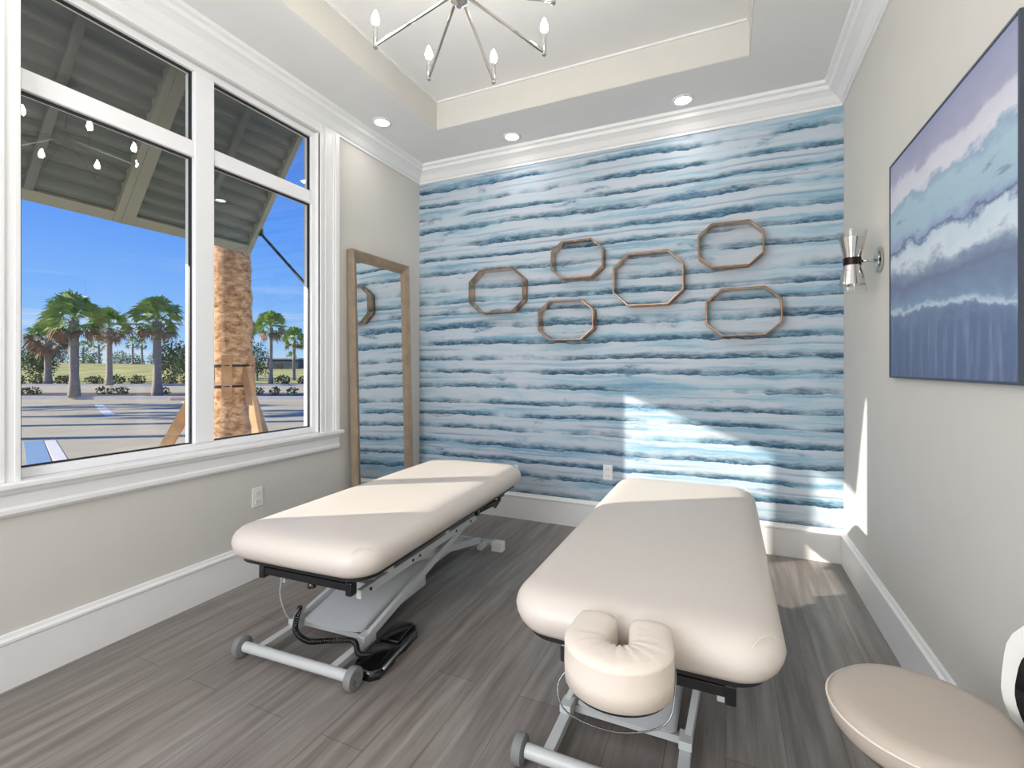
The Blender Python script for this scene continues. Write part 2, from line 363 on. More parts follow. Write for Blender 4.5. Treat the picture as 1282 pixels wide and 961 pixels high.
b_ = MB(); b_.box(-.95, .95, -.065, -.06, .68, 2.72); b_.build('glass_pane', GLASS, n2w, kind='structure')
# ceiling: soffit ring and raised tray
TX0, TX1, TY0, TY1 = -2.0, .13, -.3, 3.07
b_ = MB()
b_.box(XL, TX0, YN, YB, ZC, ZT+.1); b_.box(TX1, XR, YN, YB, ZC, ZT+.1); b_.box(TX0, TX1, YN, TY0, ZC, ZT+.1); b_.box(TX0, TX1, TY1, YB, ZC, ZT+.1)
b_.box(TX0, TX1, TY0, TY1, ZT, ZT+.1)
S('ceiling', b_, CEIL)
b_ = MB(); e = .004
b_.box(TX0, TX0+e, TY0, TY1, ZC+.002, ZT); b_.box(TX1-e, TX1, TY0, TY1, ZC+.002, ZT); b_.box(TX0+e, TX1-e, TY0, TY0+e, ZC+.002, ZT); b_.box(TX0+e, TX1-e, TY1-e, TY1, ZC+.002, ZT)
S('trim_1', b_, TRAYM)
b_ = MB()   # small bead round the top of the tray
for k, (q, r) in enumerate(((.012, .012),)):
    b_.box(TX0+e, TX0+e+q, TY0+e, TY1-e, ZT-r, ZT); b_.box(TX1-e-q, TX1-e, TY0+e, TY1-e, ZT-r, ZT); b_.box(TX0+e+q, TX1-e-q, TY1-e-q, TY1-e, ZT-r, ZT)
S('trim_2', b_, CEIL)
# crown moulding: profile (distance from wall, z)
CR = [(0, 2.918), (.012, 2.918), (.012, 2.934), (.022, 2.94), (.03, 2.95), (.05, 2.975), (.075, 2.992), (.092, 3.0), (.098, 3.012), (.098, 3.022), (.118, 3.03), (.122, 3.05), (0, 3.05)]
def ring_profile(name, prof, mat, near=True):
    """moulding round the left, back and right walls with mitred corners"""
    bm = MB(); path = [lambda d: (XL+d, YN+.001), lambda d: (XL+d, YB-d), lambda d: (XR-d, YB-d), lambda d: (XR-d, YN+.001)]
    names = (['%s_left', '%s_back', '%s_right'])
    for i in range(3):
        b2 = MB(); A = [b2.bm.verts.new((*path[i](d), z)) for d, z in prof]; B = [b2.bm.verts.new((*path[i+1](d), z)) for d, z in prof]; n = len(prof)
        for k in range(n): b2.bm.faces.new((A[k], A[(k+1) % n], B[(k+1) % n], B[k]))
        b2.bm.faces.new(A[::-1]); b2.bm.faces.new(B)
        S(names[i] % name if name != 'trim' else 'trim_%d' % (i+3), b2, mat)
    bm.bm.free()
ring_profile('trim', CR, TRIM)
BB = [(0, 0), (.018, 0), (.018, .176), (.023, .182), (.023, .192), (.014, .200), (.010, .212), (0, .214)]
ring_profile('baseboard', BB, TRIM)

# ------------------------------------------------------------------ window_1
win = thing('window_1', None, None, kind='structure', loc=(XL, 1.68, .8))
WM = Matrix.Translation((-XL, -1.68, -.8))
def wpart(mb, name, mat): return mb.build(name, mat, win, kind='structure', mat4=WM)
FX0, FX1 = -2.645, -2.578
ys = [(.94, 1.625), (1.731, 2.415)]; zs_ = [(.845, 2.369), (2.455, 2.828)]
b_ = MB()
b_.box(FX0, FX1, WY0, .94, WZ0, WZ1, .004); b_.box(FX0, FX1, 2.415, WY1, WZ0, WZ1, .004)
b_.box(FX0, FX1, .94, 2.415, WZ0, .845, .004); b_.box(FX0, FX1, .94, 2.415, 2.828, WZ1, .004); wpart(b_, 'window_frame', FRAMEW)
b_ = MB(); b_.box(FX0-.01, FX1+.006, 1.625, 1.731, .845, 2.828, .004); wpart(b_, 'mullion', FRAMEW)
for (a, c_) in ys:
    b_ = MB(); b_.box(FX0-.002, FX1, a, c_, 2.369, 2.455, .004); wpart(b_, 'transom', FRAMEW)
    for (p, q) in zs_:
        b_ = MB(); k = .010; x0, x1 = -2.612, -2.598
        b_.box(x0, x1, a, a+k, p, q); b_.box(x0, x1, c_-k, c_, p, q); b_.box(x0, x1, a+k, c_-k, p, p+k*.7); b_.box(x0, x1, a+k, c_-k, q-k, q); wpart(b_, 'gasket', GASK)
        b_ = MB(); b_.box(-2.607, -2.603, a+k, c_-k, p+k*.7, q-k); wpart(b_, 'glass_pane', GLASS)
# casing: stepped boards
def casing_v(y0, y1, flip):
    b_ = MB(); s_ = -1 if flip else 1; e0 = y1 if flip else y0
    def st(a, c_, d): A, B = e0+s_*a, e0+s_*c_; b_.box(XL, XL+d, min(A, B), max(A, B), .805, 2.918, .002)
    st(0, .018, .024); st(.018, .045, .016); st(.045, .06, .022); st(.06, .115, .018); st(.115, .13, .026); st(.13, .165, .034)
    return b_
wpart(casing_v(2.45, 2.615, False), 'casing', TRIM); wpart(casing_v(.76, .925, True), 'casing', TRIM)
b_ = MB(); b_.box(XL, XL+.024, .925, 2.45, 2.865, 2.883, .002); b_.box(XL, XL+.016, .925, 2.45, 2.883, 2.918, .002); wpart(b_, 'head_casing', TRIM)
b_ = MB(); b_.box(XL, XL+.014, 2.45, 2.468, .805, 2.86); b_.box(FX1, XL+.004, 2.447, 2.4525, .805, 2.865); wpart(b_, 'jamb_liner', TRIM)
b_ = MB(); b_.box(FX1-.005, XL+.055, .70, 2.645, .778, .806, .008, seg=3)
wpart(b_, 'window_stool', TRIM)
b_ = MB(); b_.prism([(XL, .778), (XL+.036, .778), (XL+.034, .764), (XL+.022, .752), (XL+.02, .708), (XL+.028, .698), (XL+.028, .682), (XL+.014, .668), (XL, .666)], 'y', .72, 2.625)
wpart(b_, 'apron', TRIM)

# ------------------------------------------------------------------ sunshade shutters outside
SB = Vector((-3.78, 0, 2.25)); SD = Vector((1.03, 0, 1.46)).normalized(); SLEN = 1.62; SN = Vector((-SD.z, 0, SD.x))  # SN points up/out
def shutter(name, y0, y1, ym, label):
    r = thing(name, label, 'shutter', loc=(SB.x, y0, SB.z), group=None)
    T = Matrix.Translation((-SB.x, -y0, -SB.z))
    P = lambda y, s_, n: SB + SD*s_ + SN*n + Vector((0, y, 0))
    def pl(mb, ya, yb, s0, s1, n0, n1):
        M = Matrix((SD, Vector((0, 1, 0)), SN)).transposed().to_4x4(); M.translation = SB
        mb.box(s0, s1, ya, yb, n0, n1, .003, M)
    w_ = .075
    for ya, yb in ((y0, y0+w_), (y1-w_*.6, y1)):
        b_ = MB(); pl(b_, ya, yb, 0, SLEN, -.035, .052); b_.build('side_stile', SHUTF, r, mat4=T)
    for sa, sb in ((0, .07), (SLEN-.09, SLEN)):
        b_ = MB(); pl(b_, y0+w_, y1-w_*.6, sa, sb, -.03, .03); b_.build('end_rail', SHUTF, r, mat4=T)
    b_ = MB(); pl(b_, ym-.022, ym+.022, .07, SLEN-.09, -.042, -.020); b_.build('centre_stile', SHUT, r, mat4=T)
    b_ = MB(); n = 15; pitch = (SLEN-.16)/n
    for i in range(n):     # curved overlapping louvre blades
        s0 = .07 + pitch*i; prof = []
        L_ = 1.06
        for k in range(7):
            q = k/6; prof.append((s0 + pitch*L_*q, .008 + .040*q - .034*math.sin(PI*q)**.8))
        top = [P(0, a, h) for a, h in prof]; bot = [P(0, a, h+.003) for a, h in prof]
        poly = top + bot[::-1]
        ya, yb = y0+w_, y1-w_*.6
        A = [b_.bm.verts.new((p.x, ya, p.z)) for p in poly]; B = [b_.bm.verts.new((p.x, yb, p.z)) for p in poly]; m_ = len(poly)
        for k in range(m_): b_.bm.faces.new((A[k], A[(k+1) % m_], B[(k+1) % m_], B[k]))
        b_.bm.faces.new(A[::-1]); b_.bm.faces.new(B)
    b_.build('louvre_blades', SHUT, r, mat4=T)
    Q = P(0, SLEN, 0)
    for yy in (y0+.05, y1-.05):
        b_ = MB(); b_.bar((XO-.001, yy, Q.z-.02), (Q.x-.02, yy, Q.z), .03, .05); b_.build('hinge', SHUTF, r, mat4=T)
    return r, T
r, T = shutter('shade_shutter', 1.872, 2.845, 2.365, 'olive louvred sunshade shutter outside the right half of the window, held by a strut')
b_ = MB(); b_.tube([(-3.64, 2.855, 2.40), (-2.70, 2.845, 1.56)], .012, 10); b_.build('strut', BLACKM, r, mat4=T)
b_ = MB(); b_.lathe([(.03, -.015), (.03, .015)], (-3.655, 2.85, 2.41), (0, 1, 0), 12); b_.box(-3.70, -3.61, 2.835, 2.86, 2.39, 2.44, .006); b_.build('bracket', BLACKM, r, mat4=T)
r, T = shutter('shade_shutter', .44, 1.871, 1.385, 'olive louvred sunshade shutter outside the left half of the window')

# ------------------------------------------------------------------ ceiling lights
def downlight(x, y, label):
    r = thing('recessed_downlight', label, 'ceiling light', loc=(x, y, ZC), group=None)
    b_ = MB(); b_.lathe([(.052, -.002), (.052, -.006), (.070, -.005), (.072, 0), (.052, 0)], (0, 0, 0), cap=False, seg=32); b_.build('trim_ring', TRIM, r, smooth=True)
    b_ = MB(); b_.lathe([(.052, -.003), (.052, -.0005)], (0, 0, 0), seg=32); b_.build('lens', LAMPM, r)
    l = bpy.data.lights.new('downlight_lamp', 'AREA'); l.shape = 'DISK'; l.size = .1; l.energy = DOWN; l.color = (1, .97, .93); l.spread = math.radians(150)
    o = bpy.data.objects.new('downlight_lamp', l); COL.objects.link(o); o.location = (0, 0, -.012); o.parent = r
downlight(-2.30, 2.805, 'round recessed ceiling downlight nearest the window wall')
downlight(-1.518, 3.394, 'round recessed ceiling downlight above the middle of the wallpapered wall')
downlight(-.26, 3.398, 'round recessed ceiling downlight on the right, towards the painting')
for k, (x, y) in enumerate(((-2.3, .9), (.41, 1.4), (-1.6, -.9), (-.3, -.9))):
    downlight(x, y, ['recessed downlight in the ceiling edge over the window', 'recessed downlight in the ceiling edge over the painting', 'recessed downlight behind the tray on the window side', 'recessed downlight behind the tray on the painting side'][k])

# chandelier
CC = Vector((-1.03, 1.755, 0)); CR_ = .41
ch = thing('chandelier', 'polished metal chandelier with angled rods and candle bulbs hanging from the tray ceiling', 'chandelier', loc=(CC.x, CC.y, 2.70))
b_ = MB(); b_.lathe([(.012, .08), (.035, .1), (.035, .17), (.012, .19)], (0, 0, 0)); b_.build('hub', CHROME, ch, smooth='auto')
b_ = MB(); b_.tube([(0, 0, .19), (0, 0, .54)], .008); b_.build('stem', CHROME, ch, smooth=True)
b_ = MB(); b_.lathe([(.065, .535), (.06, .553), (.06, .5598)], (0, 0, 0)); b_.build('ceiling_canopy', CHROME, ch, smooth='auto')
for k in range(8):
    a = math.radians(142 - 46.5*k) if k < 3 else math.radians(142 - 93 - 44.5*(k-2))
    x, y = CR_*math.cos(a), CR_*math.sin(a)
    b_ = MB(); b_.tube([(x*.05, y*.05, .14), (x, y, 0)], .0075, 8); b_.lathe([(.004, -.018), (.011, -.012), (.011, 0), (.005, .006)], (x, y, 0), seg=12); ro = b_.build('rod_arm', CHROME, ch, smooth='auto')
    b_ = MB(); b_.lathe([(.008, 0), (.011, .01), (.011, .085), (.009, .088)], (x, y, 0), seg=12); b_.build('candle_sleeve', CHROME, ro, smooth='auto')
    b_ = MB(); b_.lathe([(.008, .088), (.017, .105), (.018, .118), (.010, .145), (.002, .160)], (x, y, 0), seg=14); b_.build('bulb', BULBM, ro, smooth=True)

# ------------------------------------------------------------------ standing mirror
mr_ = thing('floor_mirror', 'tall leaning mirror in a driftwood brown frame beside the window', 'mirror', loc=(XL+.062, 3.06, 0))
Mt = Matrix.Rotation(-math.atan2(.055, 2.12), 4, 'Y')
hw, H_ = .345, 2.125
b_ = MB()
prof = [(0, 0), (.05, 0), (.056, .012), (.05, .022), (.040, .045), (.028, .062), (.02, .075), (0, .075)]   # (proud of back, inward)
ringp = []
for d, i in prof: ringp.append([b_.bm.verts.new((d, s_*(hw-i), z)) for s_, z in ((-1, i), (1, i), (1, H_-i), (-1, H_-i))])
n = len(prof)
for k in range(n):
    for q in range(4): b_.bm.faces.new((ringp[k][q], ringp[k][(q+1) % 4], ringp[(k+1) % n][(q+1) % 4], ringp[(k+1) % n][q]))
b_.build('mirror_frame', MIRW, mr_, mat4=Mt)
b_ = MB(); b_.box(.006, .016, -hw+.07, hw-.07, .07, H_-.07); b_.build('mirror_glass', MIRROR, mr_, mat4=Mt)

# ------------------------------------------------------------------ outlets
def outlet(loc, rz, label):
    r = thing('power_outlet', label, 'outlet', loc=loc, rz=rz)       # faces local -y
    b_ = MB(); b_.box(-.036, .036, -.006, 0, -.058, .058, .003); b_.build('cover_plate', PLWHITE, r)
    for s_ in (-1, 1):
        b_ = MB(); b_.box(-.017, .017, -.009, -.006, s_*.024-.015, s_*.024+.015, .003); k = b_.build('socket', PLWHITE, r)
        for q in (-.0075, .0075):
            b_ = MB(); b_.box(q-.0015, q+.0015, -.0095, -.009, s_*.024-.005, s_*.024+.006); b_.build('slot', DARK, k)
outlet((XL, 1.982, .476), PI/2, 'white power outlet on the greige wall under the window')
outlet((-.822, YB, .447), 0, 'white power outlet low on the blue wallpapered wall')

# ------------------------------------------------------------------ octagon wall frames
def octagon(cx, cz, w_, h_, label, depth=.10):
    r = thing('octagon_wall_frame', label, 'wall frame', loc=(cx, YB, cz), group=None)
    def pts(w2, h2):
        a, c_ = w2/2, h2/2; ca, cc = w2*.21, h2*.26
        return [(-a+ca, c_), (a-ca, c_), (a, c_-cc), (a, -c_+cc), (a-ca, -c_), (-a+ca, -c_), (-a, -c_+cc), (-a, c_-cc)]
    o1, o2 = pts(w_, h_), pts(w_-.008, h_-.008)
    b_ = MB(); y0, y1 = -depth, -.008
    R = [[b_.bm.verts.new((x, y, z)) for x, z in q] for q, y in ((o1, y0), (o1, y1), (o2, y1), (o2, y0))]
    for i in range(4):
        for k in range(8): b_.bm.faces.new((R[i][k], R[i][(k+1) % 8], R[(i+1) % 4][(k+1) % 8], R[(i+1) % 4][k]))
    b_.build('metal_band', GOLD, r)
    for y in (y0, -.007):
        b_ = MB(); q = pts(w_+.002, h_+.002)
        for k in range(8):
            A, B = q[k], q[(k+1) % 8]; b_.bar((A[0], y, A[1]), (B[0], y, B[1]), .007, .007, up=(0, 1, 0))
        b_.build('rim', GOLDD, r)
for a in ((-1.735, 1.885, .49, .355, 'octagonal bronze wall frame furthest left, nearest the mirror'),
          (-1.045, 2.085, .40, .285, 'octagonal bronze wall frame, upper of the two left of the big middle frame'),
          (-1.135, 1.62, .44, .305, 'octagonal bronze wall frame, lower of the two left of the big middle frame'),
          (-.515, 1.895, .49, .38, 'largest octagonal bronze wall frame, in the middle of the six'),
          (.030, 2.085, .40, .295, 'octagonal bronze wall frame, upper of the two on the right'),
          (.108, 1.625, .455, .315, 'octagonal bronze wall frame, lower of the two on the right')): octagon(*a)

# ------------------------------------------------------------------ painting on right wall
pa = thing('abstract_painting', 'large abstract seascape painting in blue and lavender on the right wall', 'painting', loc=(XR, 2.10, 1.67))
PM = Matrix.Translation((-XR, -2.10, -1.67))
py0, py1, pz0, pz1 = 1.60, 2.635, 1.205, 2.145
b_ = MB(); b_.box(XR-.018, XR-.002, py0+.008, py1-.008, pz0+.008, pz1-.008); cv = b_.build('canvas', PAINT, pa)
cv.parent = pa; cv.matrix_parent_inverse = PM    # keeps the canvas' own coordinates equal to the wall's
b_ = MB()
for q in ((py0, py0+.008, pz0, pz1), (py1-.008, py1, pz0, pz1), (py0+.008, py1-.008, pz0, pz0+.008), (py0+.008, py1-.008, pz1-.008, pz1)): b_.box(XR-.021, XR-.0005, *q)
b_.build('picture_frame', PFRAME, pa, mat4=PM)

# ------------------------------------------------------------------ wall sconce
sc = thing('wall_sconce', 'hourglass chrome wall sconce with glass cones between wallpaper and painting', 'wall lamp', loc=(XR, 2.85, 1.775))
b_ = MB(); b_.lathe([(.05, 0), (.062, .004), (.062, .012), (.048, .016), (.044, .02)], (0, 0, 0), (-1, 0, 0)); b_.build('backplate', CHROME, sc, smooth='auto')
b_ = MB(); b_.tube([(-.018, 0, 0), (-.085, 0, 0)], .007); b_.build('arm', CHROME, sc, smooth=True)
ax = (-.115, 0, 0)
b_ = MB(); b_.lathe([(.036, .018), (.040, .04), (.050, .085), (.056, .115), (.054, .115), (.034, .02)], ax, cap=False, seg=36); b_.build('upper_cone', CHROME, sc, smooth='auto')
b_ = MB(); b_.lathe([(.036, -.018), (.040, -.04), (.050, -.085), (.056, -.115), (.054, -.115), (.034, -.02)], ax, cap=False, seg=36); b_.build('lower_cone', CHROME, sc, smooth='auto')
b_ = MB(); b_.lathe([(.034, -.02), (.038, -.018), (.038, .018), (.034, .02)], ax, seg=36); b_.build('centre_band', BRONZE, sc, smooth='auto')
for s_ in (1, -1):
    b_ = MB(); b_.lathe([(.036, .02*s_), (.062, .150*s_), (.060, .150*s_), (.034, .02*s_)], ax, cap=False, seg=36); b_.build('glass_cone', GLASS, sc, smooth='auto')
    b_ = MB(); b_.lathe([(.010, .022*s_), (.018, .05*s_), (.012, .075*s_), (.002, .08*s_)], ax, seg=16); b_.build('bulb', SCONM, sc, smooth=True)

# ------------------------------------------------------------------ treatment tables
def make_table(label, loc, rz):
    r = thing('treatment_table', label, 'massage table', loc=loc, rz=math.radians(rz))
    W_, L_, z0, hh = .746, 1.71, .469, .122
    b_ = MB()
    b_.layers(rrect(W_, L_, .13, 10, .008), [(.06, z0-.001), (.041, z0), (.026, z0+.004), (.012, z0+hh*.17), (.003, z0+hh*.34), (0, z0+hh*.47), (.004, z0+hh*.62), (.013, z0+hh*.75), (.030, z0+hh*.86), (.055, z0+hh*.94), (.09, z0+hh*.985), (.14, z0+hh)])
    b_.build('cushion', VINYL, r, smooth=True)
    for sx in (1,):
        for sy in (1, -1):
            b_ = MB(); pts = []
            for k in range(13):
                a = PI*1.1*k/12 - PI*.05; rr = .05     # little arched tailor's seam on each corner
                pts.append((sx*(W_/2-.055-.035*math.cos(a)), sy*(L_/2-.055+.035*math.cos(a)), z0+hh*.5+.055*max(0, math.sin(a))))
            b_.tube(pts, .0012, 5); b_.build('corner_seam', VINYLC, r)
    b_ = MB(); b_.layers(rrect(W_-.085, L_-.075, .10, 8), [(.012, z0-.022), (0, z0-.018), (0, z0-.003), (.01, z0-.001)]); b_.build('deck_board', BLACKM, r)
    cxf = .02
    for s_ in (-1, 1):
        b_ = MB(); x = cxf + s_*.20; b_.box(x-.012, x+.012, -.70, .36, .330, .366, .003); ra = b_.build('side_rail', GREYM, r)
        for y in (-.64, -.33, -.27, .1, .28):
            b_ = MB(); b_.lathe([(.007, 0), (.007, .003)], (x+s_*.012, y, .348), (s_, 0, 0), 12); b_.build('bolt', BLACKM, ra)
        for y in (-.5, 0, .34):
            b_ = MB(); b_.box(x-.012, x+.012, y-.02, y+.02, .366, z0-.022); b_.build('post', GREYM, r)
    for y in (-.62, 0, .34):
        b_ = MB(); b_.box(cxf-.187, cxf+.187, y-.016, y+.016, .332, .362); b_.build('cross_brace', GREYM, r)
    for s_ in (-1, 1):
        b_ = MB(); x = cxf+s_*.14; b_.box(x-.009, x+.009, -.78, .74, .405, .423); b_.build('slide_rod', STEEL, r)
        b_ = MB(); b_.box(x-.012, x+.012, -.66, .62, .423, z0-.022); b_.build('slide_channel', BLACKM, r)
    for sy in (-1, 1):
        yb = -.77 if sy < 0 else .73
        b_ = MB(); b_.box(cxf-.215, cxf+.215, yb-.013, yb+.013, .398, .426, .002); xb = b_.build('end_crossbar', BLACKM, r)
        for s_ in (-1, 1):
            b_ = MB(); x = cxf + s_*.222; b_.box(x-.014, x+.014, yb-.018, yb+.018, .382, .434, .004); b_.build('end_cap', BLACKP, xb)
        b_ = MB(); b_.lathe([(.014, 0), (.018, .006), (.018, .018), (.008, .024)], (cxf+.03, yb-sy*0, .398), (0, 0, -1), 14); b_.build('lock_knob', BLACKP, xb, smooth='auto')
    b_ = MB(); b_.bar((cxf+.215, .34, .385), (cxf+.27, .52, .405), .028, .024); b_.tube([(cxf+.265, .50, .375), (cxf+.285, .535, .415), (cxf+.285, .55, .452)], .013, 8); b_.box(cxf+.20, cxf+.235, .325, .355, .366, .40); b_.build('headrest_lever', BLACKP, r)
    # scissor lift
    bx = -.08
    for s_ in (-1, 1):
        lo, hi = bx + s_*.20, cxf + s_*.178
        b_ = MB(); b_.bar((lo, -.535, .062), (hi, .285, .335), .022, .036, bev=.002); b_.build('scissor_arm', GREYM, r)
        b_ = MB(); b_.bar((lo-s_*.03, .70, .075), (hi-s_*.026, -.33, .335), .022, .036, bev=.002); b_.build('scissor_arm', GREYM, r)
        b_ = MB(); xr = bx+s_*.195; b_.box(xr-.017, xr+.017, -.735, -.47, .03, .058, .003); b_.build('base_rail', GREYM, r)
        b_ = MB(); b_.box(xr-.017, xr+.017, .64, .745, .03, .058, .003); b_.build('base_rail', GREYM, r)
        b_ = MB(); b_.box(xr-.02, xr+.02, -.56, -.50, .058, .085, .003); b_.build('hinge_block', GREYM, r)
    b_ = MB(); b_.box(bx-.18, bx+.18, -.50, -.475, .032, .056); b_.build('base_tie', GREYM, r)
    b_ = MB(); b_.box(bx-.03, bx+.03, -.475, .74, .03, .056); b_.build('base_beam', GREYM, r)
    b_ = MB(); b_.tube([(bx-.19, .08, .205), (bx+.21, .08, .205)], .012); b_.build('pivot_shaft', STEEL, r)
    b_ = MB(); b_.bar((bx, -.10, .12), (bx, .33, .30), .045, .045); b_.build('lift_actuator', BLACKM, r)
    b_ = MB(); b_.tube([(bx-.262, -.745, .047), (bx+.29, -.745, .047)], .021, 16); b_.build('axle', GREYM, r, smooth='auto')
    for s_ in (-1, 1):
        xw = -.345 if s_ < 0 else .212
        b_ = MB(); b_.lathe([(.030, 0), (.043, .004), (.0445, .012), (.0445, .028), (.041, .034), (.026, .035), (.024, .030), (.010, .030), (.009, .036)], (xw, -.745, .0445), (s_, 0, 0), 32); b_.build('wheel', RUBB, r, smooth='auto')
    b_ = MB(); b_.tube([(bx-.27, .755, .048), (bx+.27, .755, .048)], .019, 16); b_.build('foot_bar', GREYM, r, smooth='auto')
    for s_ in (-1, 1):
        b_ = MB(); x = bx + s_*.285 if s_ < 0 else .205; b_.box(x-.04, x+.04, .725, .785, 0, .066, .006); b_.build('levelling_foot', PLWHITE, r)
    # curved sheet metal shroud over the motor, open towards the wheels
    b_ = MB(); N_ = 14; rows = []
    for k in range(N_+1):
        q = k/N_; row = []
        for j in range(21):
            a = PI*j/20; ca, sa = math.cos(a), math.sin(a)
            xw = bx + .165*(abs(ca)**.5)*(1 if ca > 0 else -1)
            zt = .085 + .17*q
            z = .062 + (zt-.062)*(sa**.4)
            row.append(b_.bm.verts.new((xw, -.50 + .52*q - .05*sa*(1-q), z)))
        rows.append(row)
    for k in range(N_):
        for j in range(20): b_.bm.faces.new((rows[k][j], rows[k][j+1], rows[k+1][j+1], rows[k+1][j]))
    b_.bm.faces.new(rows[0]); b_.bm.faces.new(rows[-1][::-1])
    b_.build('motor_shroud', HOUSM, r, smooth='auto')
    return r
t1 = make_table('cream treatment table beside the window, on a grey scissor base with wheels', (-1.584, 2.17, 0), 2.75)
t2 = copy_tree(t1); t2['label'] = 'cream treatment table on the right with a horseshoe face cushion at its end'; t2.location = (-.227, 2.132, 0); t2.rotation_euler = (0, 0, math.radians(-.2))

# coiled control cord on table 1, part of the pedal switch
fp = thing('foot_pedal', 'black foot pedal switch on the floor beside the left table', 'pedal', loc=(-1.352, 1.685, 0), rz=math.radians(8))
b_ = MB()
def pf(ins):
    base = [(-.05, -.19), (.035, -.195), (.066, -.17), (.070, -.06), (.060, -.02), (.072, .03), (.074, .14), (.05, .185), (-.03, .20), (-.068, .17), (-.07, 0), (-.07, -.14)]
    return [(x*(1-ins*8), y*(1-ins*4)) for x, y in base]
b_.layers(pf, [(.004, 0), (0, .006), (0, .022), (.006, .034), (.012, .038)]); b_.build('pedal_base', BLACKP, fp, smooth='auto')
for y0 in (-.165, .02):
    b_ = MB(); b_.box(-.05, .045, y0, y0+.145, .036, .048, .006, Matrix.Rotation(math.radians(3), 4, 'X')); b_.build('pedal_pad', BLACKP, fp, smooth='auto')
b_ = MB(); b_.tube([(.070, -.15, .03), (.070, -.03, .034), (.074, .11, .03)], .008, 8); b_.build('toe_bar', STEEL, fp, smooth=True)
fpM = (Matrix.Translation((-1.352, 1.685, 0)) @ Matrix.Rotation(math.radians(8), 4, 'Z')).inverted()
def table_pt(x, y, z):
    return Matrix.Translation((-1.584, 2.17, 0)) @ Matrix.Rotation(math.radians(2.75), 4, 'Z') @ Vector((x, y, z))
path = [(-.285, -.50, .115), (-.21, -.60, .075), (-.10, -.64, .066), (.0, -.625, .08), (.11, -.60, .088), (.155, -.62, .055), (.185, -.58, .035)]
PP = [fpM @ table_pt(*p) for p in path]
def cat(P, u):
    n = len(P)-1; u = min(max(u, 0), .99999)*n; i = int(u); f = u-i
    p0, p1, p2, p3 = P[max(i-1, 0)], P[i], P[i+1], P[min(i+2, n)]
    return .5*((2*p1)+(-p0+p2)*f+(2*p0-5*p1+4*p2-p3)*f*f+(-p0+3*p1-3*p2+p3)*f**3)
pts = []
turns = 62; steps = turns*9
for k in range(steps+1):
    u = k/steps; p = cat(PP, u); d = (cat(PP, min(u+.002, 1)) - cat(PP, max(u-.002, 0))).normalized(); s1 = d.cross(Vector((0, 0, 1))).normalized(); s2 = d.cross(s1)
    a = 2*PI*k/9; pts.append(p + (s1*math.cos(a) + s2*math.sin(a))*.010)
b_ = MB(); b_.tube(pts, .0032, 5); b_.build('coiled_cord', BLACKP, fp, smooth=True)
b_ = MB(); q = [fpM @ table_pt(*p) for p in ((-.285, -.50, .115), (-.225, -.62, .13), (-.215, -.68, .26), (-.15, -.72, .40))]; b_.tube([cat(q, k/20) for k in range(21)], .003, 6); b_.build('lead_wire', HOUSM, fp, smooth=True)

# ------------------------------------------------------------------ face cradle
fc = thing('face_cradle', 'cream horseshoe face cushion on a cradle at the end of the right table', 'face cradle', loc=(-.236, 1.155, 0), rz=math.radians(3))
def horseshoe(mb, z0, z1, grow, wr=0.0):
    """padded U opening towards +y: centreline with a cross-section from inner (-1) to outer (+1)"""
    sec = [(-1, 0), (-.99, .45), (-.97, .78), (-.88, .93), (-.6, 1.0), (0, 1.035), (.6, 1.01), (.88, .965), (.975, .91), (1.0, .88), (1.01, .855), (.995, .82), (1.01, .4), (.99, 0)]
    cl = []
    for k in range(9): q = k/8; cl.append((Vector((-.066-.010*q, .088-.088*q, 0)), Vector((-1, 0, 0))))
    for k in range(1, 24): a = PI + PI*k/24; cl.append((Vector((.076*math.cos(a), .076*math.sin(a)*.92, 0)), Vector((math.cos(a), math.sin(a), 0))))
    for k in range(9): q = k/8; cl.append((Vector((.076-.010*q, .088*q, 0)), Vector((1, 0, 0))))
    hwid = .053*grow; n = len(cl); rings = []
    # rounded arm ends: extra narrowing rings beyond the tips
    def ring(c, nr, sc_, hsc, i):
        out = []
        for s_, h in sec:
            wk = wr*math.sin(i*2.1)*(1-s_)*.5*(1 if h > .8 and 7 < i < n-7 else 0)
            out.append(mb.bm.verts.new(c + nr*hwid*s_*sc_ + Vector((0, 0, z0 + (z1-z0)*h*hsc + wk))))
        return out
    ends = [(.034, .62, .80), (.028, .82, .92), (.016, .95, .985)]
    for e, sc_, hs in ends: rings.append(ring(cl[0][0] + Vector((.004*(1-sc_), e, 0)), cl[0][1], sc_, hs, 0))
    for i, (c, nr) in enumerate(cl): rings.append(ring(c, nr, 1, 1, i))
    for e, sc_, hs in ends[::-1]: rings.append(ring(cl[-1][0] + Vector((-.004*(1-sc_), e, 0)), cl[-1][1], sc_, hs, 0))
    m_ = len(sec)
    for i in range(len(rings)-1):
        for k in range(m_): mb.bm.faces.new((rings[i][k], rings[i][(k+1) % m_], rings[i+1][(k+1) % m_], rings[i+1][k]))
    mb.bm.faces.new(rings[0][::-1]); mb.bm.faces.new(rings[-1])
b_ = MB(); horseshoe(b_, .500, .600, 1.0, .004); b_.build('horseshoe_cushion', VINYLC, fc, smooth=True)
b_ = MB(); horseshoe(b_, .490, .499, .86); b_.build('support_plate', BLACKM, fc)
b_ = MB()
b_.tube([(-.07, .24, .414), (-.07, .10, .43), (-.07, .03, .478), (.07, .03, .478), (.07, .10, .43), (.07, .24, .414)], .007, 8)
b_.build('cradle_rod', STEEL, fc, smooth=True)
b_ = MB(); b_.tube([cat([Vector(p) for p in ((-.115, .02, .50), (-.15, .0, .45), (-.12, -.02, .40), (.0, -.02, .385), (.11, 0, .42), (.13, .03, .50), (.125, .06, .53))], k/30) for k in range(31)], .002, 6); b_.build('strap_wire', STEEL, fc, smooth=True)

